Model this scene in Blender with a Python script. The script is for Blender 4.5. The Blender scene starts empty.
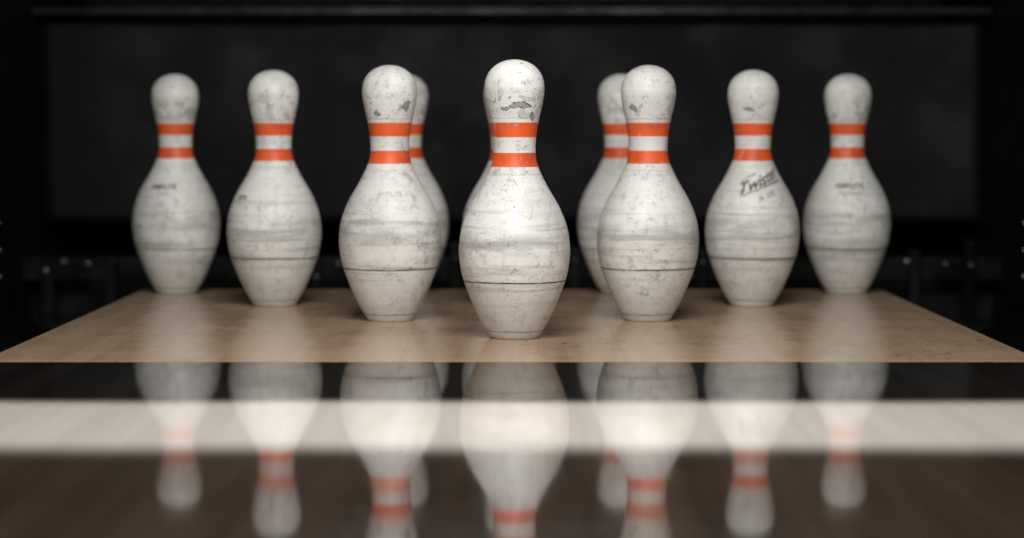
import bpy, bmesh, math, random
from mathutils import Vector
random.seed(4)
S=bpy.context.scene
S.view_settings.view_transform='Standard'
S.view_settings.look='None'
IN=0.0254
FPX=2131.0; CAMY=-2.92; CAMH=0.289
WX=1.26

# ---------------- node helpers ----------------
class NT:
    def __init__(s,name):
        s.m=bpy.data.materials.new(name); s.m.use_nodes=True
        s.t=s.m.node_tree; s.b=s.t.nodes['Principled BSDF']
    def n(s,typ,**kw):
        x=s.t.nodes.new(typ)
        for k,v in kw.items(): setattr(x,k,v)
        return x
    def put(s,sock,v):
        if isinstance(v,bpy.types.NodeSocket): s.t.links.new(v,sock)
        elif isinstance(v,(tuple,list)) and len(v)==3 and sock.type=='RGBA': sock.default_value=(*v,1)
        else: sock.default_value=v
    def math(s,op,a,b=0.0,c=0.0,clamp=False):
        x=s.n('ShaderNodeMath',operation=op,use_clamp=clamp)
        s.put(x.inputs[0],a); s.put(x.inputs[1],b); s.put(x.inputs[2],c); return x.outputs[0]
    def step(s,v,lo,hi,a=0.0,b=1.0):
        x=s.n('ShaderNodeMapRange',clamp=True,interpolation_type='SMOOTHSTEP')
        s.put(x.inputs[0],v); s.put(x.inputs[1],lo); s.put(x.inputs[2],hi); s.put(x.inputs[3],a); s.put(x.inputs[4],b)
        return x.outputs[0]
    def mix(s,f,a,b):
        x=s.n('ShaderNodeMix',data_type='RGBA')
        s.put(x.inputs[0],f); s.put(x.inputs[6],a); s.put(x.inputs[7],b); return x.outputs[2]
    def noise(s,vec,scale,detail=3,rough=.55,dist=0):
        x=s.n('ShaderNodeTexNoise')
        s.put(x.inputs['Vector'],vec); x.inputs['Scale'].default_value=scale
        x.inputs['Detail'].default_value=detail; x.inputs['Roughness'].default_value=rough
        x.inputs['Distortion'].default_value=dist
        return x.outputs['Fac']
    def mapv(s,vec,scale,loc=(0,0,0)):
        x=s.n('ShaderNodeMapping'); s.put(x.inputs[0],vec)
        x.inputs['Scale'].default_value=scale; x.inputs['Location'].default_value=loc; return x.outputs[0]
    def bump(s,h,strength,dist=0.001):
        x=s.n('ShaderNodeBump'); s.put(x.inputs['Height'],h)
        x.inputs['Strength'].default_value=strength; x.inputs['Distance'].default_value=dist
        s.t.links.new(x.outputs[0],s.b.inputs['Normal'])

# ---------------- pin material ----------------
def pin_material():
    N=NT('worn_pin_plastic')
    tc=N.n('ShaderNodeTexCoord').outputs['Object']
    sep=N.n('ShaderNodeSeparateXYZ'); N.put(sep.inputs[0],tc); z=sep.outputs[2]
    oi=N.n('ShaderNodeObjectInfo')
    r=oi.outputs['Random']
    comb=N.n('ShaderNodeCombineXYZ'); N.put(comb.inputs[0],N.math('MULTIPLY',r,37.0)); N.put(comb.inputs[1],N.math('MULTIPLY',r,11.0)); N.put(comb.inputs[2],N.math('MULTIPLY',r,23.0))
    va=N.n('ShaderNodeVectorMath',operation='ADD'); N.put(va.inputs[0],tc); N.put(va.inputs[1],comb.outputs[0]); v=va.outputs[0]
    zi=N.math('DIVIDE',z,IN)
    big=N.noise(v,9,3)
    col=N.mix(N.step(big,.35,.65),(0.69,0.685,0.655),(0.81,0.805,0.775))
    hs=N.noise(N.mapv(v,(5,5,95)),1.0,4,.6)
    bellym=N.math('MULTIPLY',N.step(zi,1.5,3.2),N.step(zi,7.6,5.6))
    hm=N.math('MULTIPLY',N.step(hs,.46,.68),N.math('MULTIPLY_ADD',bellym,.48,.14))
    col=N.mix(hm,col,(0.29,0.285,0.265))
    bw=N.math('MULTIPLY',N.step(zi,4.3,4.9),N.step(zi,6.0,5.3))
    bw=N.math('MULTIPLY',bw,N.step(N.noise(N.mapv(v,(16,16,50)),1.0,4,.6),.34,.62,0,.65))
    col=N.mix(bw,col,(0.38,0.37,0.35))
    # patchy grime: large patches gate the finer mottling
    patch=N.step(N.noise(v,16,3,.6),.42,.62)
    mot=N.noise(v,60,6,.75)
    col=N.mix(N.math('MULTIPLY',N.step(mot,.48,.68,0,.62),N.math('MULTIPLY_ADD',patch,.85,.15)),col,(0.28,0.275,0.26))
    mot2=N.noise(N.mapv(v,(110,110,160)),1.0,5,.75)
    col=N.mix(N.math('MULTIPLY',N.step(mot2,.55,.70,0,.5),N.math('MULTIPLY_ADD',patch,.7,.3)),col,(0.22,0.215,0.20))
    vs=N.noise(N.mapv(v,(70,70,10)),1.0,4,.6,.8)
    col=N.mix(N.step(vs,.60,.72,0,.35),col,(0.30,0.29,0.27))
    # speckles
    sp=N.noise(v,230,2,.5)
    headm=N.step(zi,11.4,12.0)
    thr=N.math('MULTIPLY_ADD',headm,-.03,.71)
    spm=N.step(N.math('SUBTRACT',sp,thr),0,.04,0,.8)
    col=N.mix(spm,col,(0.09,0.088,0.084))
    # fine scratches
    sn=N.noise(N.mapv(v,(30,30,60)),1.0,3,.6,1.5)
    sl=N.step(N.math('ABSOLUTE',N.math('SUBTRACT',sn,.5)),.010,.0,0,1)
    sl=N.math('MULTIPLY',sl,N.step(N.noise(v,30,2),.44,.56,0,.8))
    col=N.mix(sl,col,(0.10,0.095,0.09))
    # chipped flakes on the head, outlined
    cn=N.noise(v,38,3,.55,.6)
    hz=N.math('MULTIPLY',N.step(zi,11.7,11.9),N.step(zi,13.6,12.8))
    ch=N.math('MULTIPLY',N.step(cn,.57,.59),hz)
    col=N.mix(N.math('MULTIPLY',ch,.4),col,(0.30,0.295,0.28))
    ed=N.math('MULTIPLY',N.step(N.math('ABSOLUTE',N.math('SUBTRACT',cn,.58)),.009,.002,0,.75),hz)
    col=N.mix(ed,col,(0.07,0.068,0.065))
    for zz,w,a in ((3.12,.042,.95),(0.42,.035,.75),(11.85,.03,.3),(8.85,.03,.2)):
        wob=N.math('MULTIPLY_ADD',N.noise(v,25,2),.10,zz-.05)
        ln=N.step(N.math('ABSOLUTE',N.math('SUBTRACT',zi,wob)),w*1.6,w*.5,0,a)
        ln=N.math('MULTIPLY',ln,N.step(N.noise(v,40,3),.30,.48,.55,1))
        col=N.mix(ln,col,(0.06,0.056,0.052))
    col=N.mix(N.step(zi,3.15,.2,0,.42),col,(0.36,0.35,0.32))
    def band(lo,hi):
        return N.math('MULTIPLY',N.step(zi,lo-.025,lo+.025),N.step(zi,hi+.025,hi-.025))
    st=N.math('ADD',band(9.24,10.0),band(10.83,11.62),clamp=True)
    wear=N.step(N.noise(v,70,5,.7),.58,.72,1,.5)
    st2=N.math('MULTIPLY',st,wear)
    ocol=N.mix(N.step(N.noise(v,35,3),.4,.7),(0.78,0.115,0.028),(0.58,0.085,0.028))
    col=N.mix(st2,col,ocol)
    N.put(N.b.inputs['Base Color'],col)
    N.put(N.b.inputs['Roughness'],N.step(mot,.4,.7,.43,.62))
    N.b.inputs['IOR'].default_value=1.45
    N.bump(N.math('ADD',mot,N.math('MULTIPLY',sl,-1.0)),.2,.0006)
    return N.m
PINM=pin_material()

# ---------------- pin profile ----------------
prof=[(0.0,1.00),(.04,1.055),(.75,1.40),(1.5,1.69),(2.25,1.94),(3.375,2.25),(4.5,2.383),(5.1,2.37),(5.875,2.2815),(6.6,2.09),(7.25,1.8515),(8.0,1.50),(8.625,1.236),(9.375,.9825),(10.0,.905),(10.875,.935),(11.75,1.047),(12.625,1.203),(13.3,1.28),(13.7,1.268),(14.1,1.185),(14.45,1.03),(14.7,.83),(14.87,.58),(14.96,.33),(15.0,0.0)]
def cr(P,i,t):
    p0=P[max(i-1,0)];p1=P[i];p2=P[i+1];p3=P[min(i+2,len(P)-1)]
    def tan(a,c): return (c[1]-a[1])/(c[0]-a[0]) if c[0]!=a[0] else 0
    h=p2[0]-p1[0]
    m1=tan(p0,p2); m2=tan(p1,p3)
    t2=t*t;t3=t2*t
    return (p1[0]+h*t,(2*t3-3*t2+1)*p1[1]+(t3-2*t2+t)*h*m1+(-2*t3+3*t2)*p2[1]+(t3-t2)*h*m2)
fine=[prof[0]]
for i in range(1,19):
    for k in range(6): fine.append(cr(prof,i,k/6))
fine=[q for q in fine if q[0]<13.60]
zc,rc=13.60,1.272
for k in range(0,17):
    a=k/16*math.pi/2
    fine.append((zc+(15-zc)*math.sin(a), rc*math.cos(a)**0.96 if k<16 else 0.0))
def rad(zi):
    for a,b in zip(fine,fine[1:]):
        if a[0]<=zi<=b[0]: return a[1]+(b[1]-a[1])*(zi-a[0])/max(b[0]-a[0],1e-6)
    return 0
SEG=96
def pin_mesh():
    bm=bmesh.new(); rings=[]
    for (z,r) in fine[:-1]:
        rings.append([bm.verts.new((r*IN*WX*math.cos(2*math.pi*s/SEG),r*IN*WX*math.sin(2*math.pi*s/SEG),z*IN)) for s in range(SEG)])
    for a,b in zip(rings,rings[1:]):
        for s in range(SEG):
            bm.faces.new((a[s],a[(s+1)%SEG],b[(s+1)%SEG],b[s]))
    bm.faces.new(list(reversed(rings[0])))
    top=bm.verts.new((0,0,15*IN))
    for s in range(SEG): bm.faces.new((rings[-1][s],rings[-1][(s+1)%SEG],top))
    for f in bm.faces: f.smooth=len(f.verts)<10
    me=bpy.data.meshes.new('bowling_pin'); bm.to_mesh(me); bm.free()
    me.materials.append(PINM); return me
PM=pin_mesh()
def link(o): S.collection.objects.link(o); return o
def add_pin(x,y,rot):
    o=link(bpy.data.objects.new('bowling_pin',PM)); o.location=(x,y,0); o.rotation_euler=(0,0,rot); return o
def px2x(px,Y): return (px-512)*(Y-CAMY)/FPX
R=0.264
spots=[(514.5,0,0.3),(390,R,1.1),(648,R,2.3),(274,2*R,4.0),(509,2*R,5.0),(752.5,2*R,0.9),
       (176,3*R,2.9),(405,3*R,1.9),(621,3*R,0.2),(847,3*R,5.5)]
pins=[add_pin(px2x(p,y),y,r) for p,y,r in spots]

# printed marks on pins
def ink(name,a,b):
    K=NT(name); K.b.inputs['Roughness'].default_value=.5
    K.put(K.b.inputs['Base Color'],K.mix(K.step(K.noise(K.n('ShaderNodeTexCoord').outputs['Object'],400,3),.4,.65),a,b)); return K.m
INK=ink('printed_ink',(0.02,0.02,0.02),(0.22,0.215,0.21))
FAINT=ink('faded_ink',(0.06,0.06,0.06),(0.30,0.295,0.29))
GHOST=ink('nearly_worn_off_ink',(0.30,0.30,0.29),(0.60,0.60,0.58))
CHIP=ink('paint_chip_base',(0.22,0.215,0.205),(0.42,0.41,0.39))
CHIPE=ink('paint_chip_edge',(0.05,0.05,0.048),(0.12,0.118,0.115))
def wrap(bm,pin,zi,ang,tilt,nm,mats,off=.0004):
    me=bpy.data.meshes.new(nm)
    bmesh.ops.triangulate(bm,faces=bm.faces[:])
    bmesh.ops.subdivide_edges(bm,edges=[e for e in bm.edges if e.calc_length()>.003],cuts=2)
    ct,stl=math.cos(tilt),math.sin(tilt)
    base=rad(zi)*IN*WX
    for vv in bm.verts:
        x,y=vv.co.x*ct-vv.co.y*stl, vv.co.x*stl+vv.co.y*ct
        z=zi+y/IN; rr=rad(z)*IN*WX+off+vv.co.z; a=ang+x/base
        vv.co=Vector((rr*math.cos(a),rr*math.sin(a),z*IN))
    bm.to_mesh(me); bm.free()
    for m in mats: me.materials.append(m)
    o=link(bpy.data.objects.new(nm,me)); o.parent=pin; o.rotation_euler=(0,0,-pin.rotation_euler[2])
    return o
def mark(pin,text,size,zi,ang,shear=0,tilt=0,weight=0,extra=None,nm='printed_mark',mat=None):
    cu=bpy.data.curves.new(nm,'FONT'); cu.body=text; cu.size=size; cu.align_x='CENTER'; cu.align_y='CENTER'
    cu.shear=shear; cu.offset=weight; cu.resolution_u=3
    t=link(bpy.data.objects.new('tmp',cu))
    bpy.context.view_layer.update()
    me=bpy.data.meshes.new_from_object(t.evaluated_get(bpy.context.evaluated_depsgraph_get()))
    bpy.data.objects.remove(t)
    bm=bmesh.new(); bm.from_mesh(me)
    for f in bm.faces: f.material_index=0
    if extra:
        for (x0,y0,x1,y1,w0,w1) in extra:
            n=14; prev=None
            for k in range(n+1):
                u=k/n; x=x0+(x1-x0)*u; y=y0+(y1-y0)*u+math.sin(u*math.pi)*.0015; w=w0+(w1-w0)*u
                c=(bm.verts.new((x,y-w/2,0)),bm.verts.new((x,y+w/2,0)))
                if prev: bm.faces.new((prev[0],c[0],c[1],prev[1]))
                prev=c
    return wrap(bm,pin,zi,ang,tilt,nm,[mat or INK])
def chip(pin,zi,ang,w,h,seed):
    rr=random.Random(seed); bm=bmesh.new(); n=40; outer=[];inner=[]
    ph=[rr.uniform(0,6.28) for _ in range(5)]
    ctr=bm.verts.new((0,0,0))
    for k in range(n):
        a=2*math.pi*k/n
        q=1+.22*math.sin(2*a+ph[0])+.16*math.sin(3*a+ph[1])+.12*math.sin(5*a+ph[2])+.10*math.sin(9*a+ph[3])
        t=.82+.14*math.sin(3*a+ph[4])
        outer.append(bm.verts.new((w/2*q*math.cos(a),h/2*q*math.sin(a),0)))
        inner.append(bm.verts.new((w/2*q*t*math.cos(a),h/2*q*t*math.sin(a),0)))
    for k in range(n):
        j=(k+1)%n
        f=bm.faces.new((ctr,inner[k],inner[j])); f.material_index=0
        f=bm.faces.new((inner[k],outer[k],outer[j],inner[j])); f.material_index=1
    return wrap(bm,pin,zi,ang,0,'paint_chip',[CHIP,CHIPE],.0003)
D=-math.pi/2
mark(pins[5],'Twister',.0245,7.95,D+.12,shear=.6,tilt=.42,weight=.0005,extra=[(-.034,-.010,.036,-.013,.001,.0026),(-.028,.012,.0,.014,.001,.002)])
mark(pins[5],'Je  US',.012,7.05,D+.25,tilt=.3,shear=.3)
mark(pins[6],'AMFLITE',.012,7.35,D-.22,weight=.0004,mat=FAINT); mark(pins[6],'II plus',.009,6.95,D-.22,mat=FAINT)
mark(pins[9],'AMFLITE',.013,7.4,D-.08,weight=.0004,mat=FAINT); mark(pins[9],'regulation',.010,6.95,D-.08,mat=FAINT)
mark(pins[3],'pro',.012,7.0,D-.8,weight=.0004,mat=FAINT)
mark(pins[1],'AMFLITE',.010,7.5,D+.05,mat=GHOST)
chip(pins[0],12.55,D+.22,.024,.011,3)
chip(pins[0],12.35,D-.35,.010,.006,8)
chip(pins[0],11.95,D+.75,.008,.010,5)
chip(pins[1],12.6,D+.75,.016,.012,6)
chip(pins[1],12.15,D-.5,.010,.007,9)
chip(pins[2],12.5,D-.7,.012,.010,11)
chip(pins[5],12.5,D-.3,.014,.007,12)

# ---------------- box helper ----------------
def box_bm(bm,x0,x1,y0,y1,z0,z1):
    vs=[bm.verts.new((x,y,z)) for z in (z0,z1) for y in (y0,y1) for x in (x0,x1)]
    for f in ((0,2,3,1),(4,5,7,6),(0,1,5,4),(2,6,7,3),(0,4,6,2),(1,3,7,5)): bm.faces.new([vs[i] for i in f])
def cyl_bm(bm,c,r,d,axis,seg=16):
    import mathutils
    rot={'Z':mathutils.Matrix.Identity(4),'X':mathutils.Matrix.Rotation(math.pi/2,4,'Y'),'Y':mathutils.Matrix.Rotation(math.pi/2,4,'X')}[axis]
    bmesh.ops.create_cone(bm,cap_ends=True,segments=seg,radius1=r,radius2=r*.85,depth=d,matrix=mathutils.Matrix.Translation(c)@rot)
def obj(name,boxes,mat,bevel=0.0,cyls=(),mat2=None):
    bm=bmesh.new()
    for b in boxes: box_bm(bm,*b)
    nb=len(bm.faces)
    for c in cyls: cyl_bm(bm,*c)
    if mat2:
        bm.faces.ensure_lookup_table()
        for f in bm.faces[nb:]: f.material_index=1
    me=bpy.data.meshes.new(name); bm.to_mesh(me); bm.free(); me.materials.append(mat)
    if mat2: me.materials.append(mat2)
    o=link(bpy.data.objects.new(name,me))
    if bevel:
        m=o.modifiers.new('b','BEVEL'); m.width=bevel; m.segments=2; m.limit_method='ANGLE'
    return o

# ---------------- wood ----------------
def boards(N,tc,c1,c2,board,grain,edge):
    sep=N.n('ShaderNodeSeparateXYZ'); N.put(sep.inputs[0],tc); x=sep.outputs[0]
    bi=N.math('FLOOR',N.math('DIVIDE',x,board))
    wn=N.n('ShaderNodeTexWhiteNoise',noise_dimensions='1D'); N.put(wn.inputs['W'],bi)
    fr=N.math('FRACT',N.math('DIVIDE',x,board))
    g=N.noise(N.mapv(tc,(55,3,1)),1.0,5,.6)
    col=N.mix(N.math('MULTIPLY_ADD',N.step(g,.35,.65),grain,N.math('MULTIPLY',wn.outputs['Value'],1-grain)),c1,c2)
    line=N.step(N.math('ABSOLUTE',N.math('SUBTRACT',fr,.5)),.47,.5,0,edge)
    return N.mix(line,col,tuple(c*.3 for c in c1)),sep.outputs[1]
def deck_mat():
    N=NT('pin_deck_maple'); tc=N.n('ShaderNodeTexCoord').outputs['Object']
    col,_=boards(N,tc,(.43,.295,.19),(.51,.36,.24),.035,.5,.12)
    sn=N.noise(N.mapv(tc,(14,9,1)),1.0,3,.6,2.5)
    sl=N.step(N.math('ABSOLUTE',N.math('SUBTRACT',sn,.5)),.011,.0,0,1)
    sl=N.math('MULTIPLY',sl,N.step(N.noise(tc,5,2),.50,.60,0,.9))
    col=N.mix(sl,col,(.03,.025,.02))
    col=N.mix(N.step(N.noise(tc,6,4,.65),.48,.75,0,.35),col,(.21,.14,.09))
    N.put(N.b.inputs['Base Color'],col)
    N.put(N.b.inputs['Roughness'],N.step(N.noise(tc,12,4),.3,.7,.15,.24))
    N.b.inputs['IOR'].default_value=1.48
    return N.m
def lane_mat():
    N=NT('lane_boards_painted_light'); tc=N.n('ShaderNodeTexCoord').outputs['Object']
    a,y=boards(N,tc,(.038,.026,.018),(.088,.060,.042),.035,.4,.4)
    b,_=boards(N,tc,(.78,.72,.64),(.90,.84,.76),.035,.5,.1)  # pale band: light falling across the lane, put into the board colour
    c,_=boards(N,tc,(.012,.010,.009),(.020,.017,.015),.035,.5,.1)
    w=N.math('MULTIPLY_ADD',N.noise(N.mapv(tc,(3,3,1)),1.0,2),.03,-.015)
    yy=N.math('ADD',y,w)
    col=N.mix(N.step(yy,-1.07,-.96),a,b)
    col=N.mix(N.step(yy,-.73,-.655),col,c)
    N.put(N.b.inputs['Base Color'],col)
    N.put(N.b.inputs['Roughness'],N.step(N.noise(tc,12,4),.3,.7,.035,.07))
    N.b.inputs['IOR'].default_value=1.52
    return N.m
HW=.66
obj('pin_deck',[(-HW,HW,-.30,.88,-.05,0)],deck_mat(),.003)
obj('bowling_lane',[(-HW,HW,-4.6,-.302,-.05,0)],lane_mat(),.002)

# ---------------- dark surroundings ----------------
def dark(name,c,rough,metal=0,var=.5,scale=8):
    N=NT(name); tc=N.n('ShaderNodeTexCoord').outputs['Object']
    n=N.noise(tc,scale,5,.65)
    N.put(N.b.inputs['Base Color'],N.mix(N.step(n,.3,.7),tuple(x*(1-var) for x in c),tuple(x*(1+var) for x in c)))
    N.put(N.b.inputs['Roughness'],N.step(N.noise(tc,scale*3,4),.3,.7,rough*.85,rough*1.15)); N.b.inputs['Metallic'].default_value=metal
    N.b.inputs['Specular IOR Level'].default_value=.2
    return N.m
blk=dark('black_paint',(.004,.004,.004),.6)
rub=dark('rubber_curtain',(.0055,.0057,.0062),.65,scale=2,var=.15)
met=dark('dark_steel',(.014,.014,.014),.4,.8)
gut=dark('gutter_plastic',(.005,.005,.005),.55)
bol=dark('worn_steel_bolt',(.30,.29,.28),.28,.9)
def gutter(sgn):
    bm=bmesh.new(); w=.22; x0=HW+.012; rings=[]
    for y in (-4.6,.88):
        row=[]
        for k in range(17):
            a=math.pi*k/16
            row.append(bm.verts.new((sgn*(x0+w/2-w/2*math.cos(a)),y,-.012-.075*math.sin(a))))
        rings.append(row)
    for a in range(16): bm.faces.new((rings[0][a],rings[0][a+1],rings[1][a+1],rings[1][a]))
    me=bpy.data.meshes.new('gutter'); bm.to_mesh(me); bm.free(); me.materials.append(gut)
    for p in me.polygons: p.use_smooth=True
    o=link(bpy.data.objects.new('gutter',me)); m=o.modifiers.new('s','SOLIDIFY'); m.thickness=.006
gutter(1); gutter(-1)
WXX=1.02
obj('floor',[(-WXX,WXX,-4.6,2.2,-.26,-.24)],blk)
obj('wall_left',[(-WXX-.04,-WXX,-4.6,2.2,-.26,1.9)],blk)
obj('wall_right',[(WXX,WXX+.04,-4.6,2.2,-.26,1.9)],blk)
obj('wall_back',[(-WXX-.04,WXX+.04,2.2,2.24,-.26,1.9)],blk)
obj('ceiling',[(-WXX-.04,WXX+.04,-4.6,2.24,1.9,1.94)],blk)
bm=bmesh.new(); nx,nz=80,24; g=[]
for j in range(nz+1):
    row=[]
    for i in range(nx+1):
        x=-1.015+2.03*i/nx; z=.085+.435*j/nz
        y=1.70+.006*math.sin(x*9+.6)+.004*math.sin(x*23)+.01*(1-j/nz)*math.sin(x*5)
        row.append(bm.verts.new((x,y,z)))
    g.append(row)
for j in range(nz):
    for i in range(nx):
        f=bm.faces.new((g[j][i],g[j][i+1],g[j+1][i+1],g[j+1][i])); f.smooth=True
me=bpy.data.meshes.new('pit_curtain'); bm.to_mesh(me); bm.free(); me.materials.append(rub)
o=link(bpy.data.objects.new('pit_curtain',me)); m=o.modifiers.new('s','SOLIDIFY'); m.thickness=.012
obj('pinsetter_crossbeam',[(-WXX,WXX,1.62,1.67,.525,.545),(-WXX,WXX,1.66,1.72,.56,.66)],met,.004)
def machinery():
    boxes=[(-WXX,WXX,1.50,1.56,-.03,.02),(-WXX,WXX,1.58,1.62,-.14,-.06),(-WXX,WXX,1.30,1.34,-.20,-.10)]
    cyl=[]
    for k in range(15):
        x=-.95+k*.136+random.uniform(-.02,.02)
        boxes.append((x-.012,x+.012,1.47,1.50,-.22,.03+random.uniform(-.02,.03)))
        if k%2==0: cyl.append(((x,1.463,.0+random.uniform(-.03,.03)),.005,.014,'Y'))
    for x,z in ((-.93,.01),(-.88,.005),(-.83,.01),(-.36,.005),(-.33,.005),(.82,.01),(.9,.005),(.37,-.02),(-.45,0.0)):
        cyl.append(((x,1.493,z),.006,.014,'Y'))
    return obj('pit_machinery',boxes,met,.003,cyls=cyl,mat2=bol)
machinery()
for sgn in (-1,1):
    X=WXX-.025
    obj('kickback_post',[(sgn*X-.025,sgn*X+.025,.98,1.12,-.24,1.2),(sgn*(WXX-.054)-.004,sgn*(WXX-.054)+.004,1.0,1.10,-.02,.14)],met,.003,
        cyls=[((sgn*(WXX-.062),1.05,z),.006,.010,'X') for z in (0.01,.06,.11)]+[((sgn*X,.976,.04+.085*k),.0045,.010,'Y') for k in range(5)],mat2=bol)

# ---------------- lights ----------------
def area(name,loc,target,sx,sy,p,col=(1,1,1)):
    l=bpy.data.lights.new(name,'AREA'); l.shape='RECTANGLE'; l.size=sx; l.size_y=sy; l.energy=p; l.color=col
    o=link(bpy.data.objects.new(name,l)); o.location=loc
    o.rotation_euler=(Vector(target)-Vector(loc)).to_track_quat('-Z','Y').to_euler(); return o
area('overhead_pin_light',(0,-.95,1.25),(0,-.1,.1),.8,.45,20,(1,.98,.95))
area('added_front_fill',(0,-3.4,1.3),(0,0,.15),.8,.5,48,(1,.98,.955))  # soft fill added behind the camera to brighten the pins, no actual fixture
w=bpy.data.worlds.new('World'); S.world=w; w.use_nodes=True
w.node_tree.nodes['Background'].inputs[0].default_value=(.5,.55,.6,1); w.node_tree.nodes['Background'].inputs[1].default_value=.03

# ---------------- camera ----------------
c=bpy.data.cameras.new('camera'); co=link(bpy.data.objects.new('camera',c)); S.camera=co
co.location=(0,CAMY,CAMH); co.rotation_euler=(math.pi/2-math.atan(142/FPX),0,0)
c.sensor_width=36; c.lens=36*FPX/1024; c.clip_start=.01
c.dof.use_dof=True; c.dof.focus_distance=2.90; c.dof.aperture_fstop=2.5
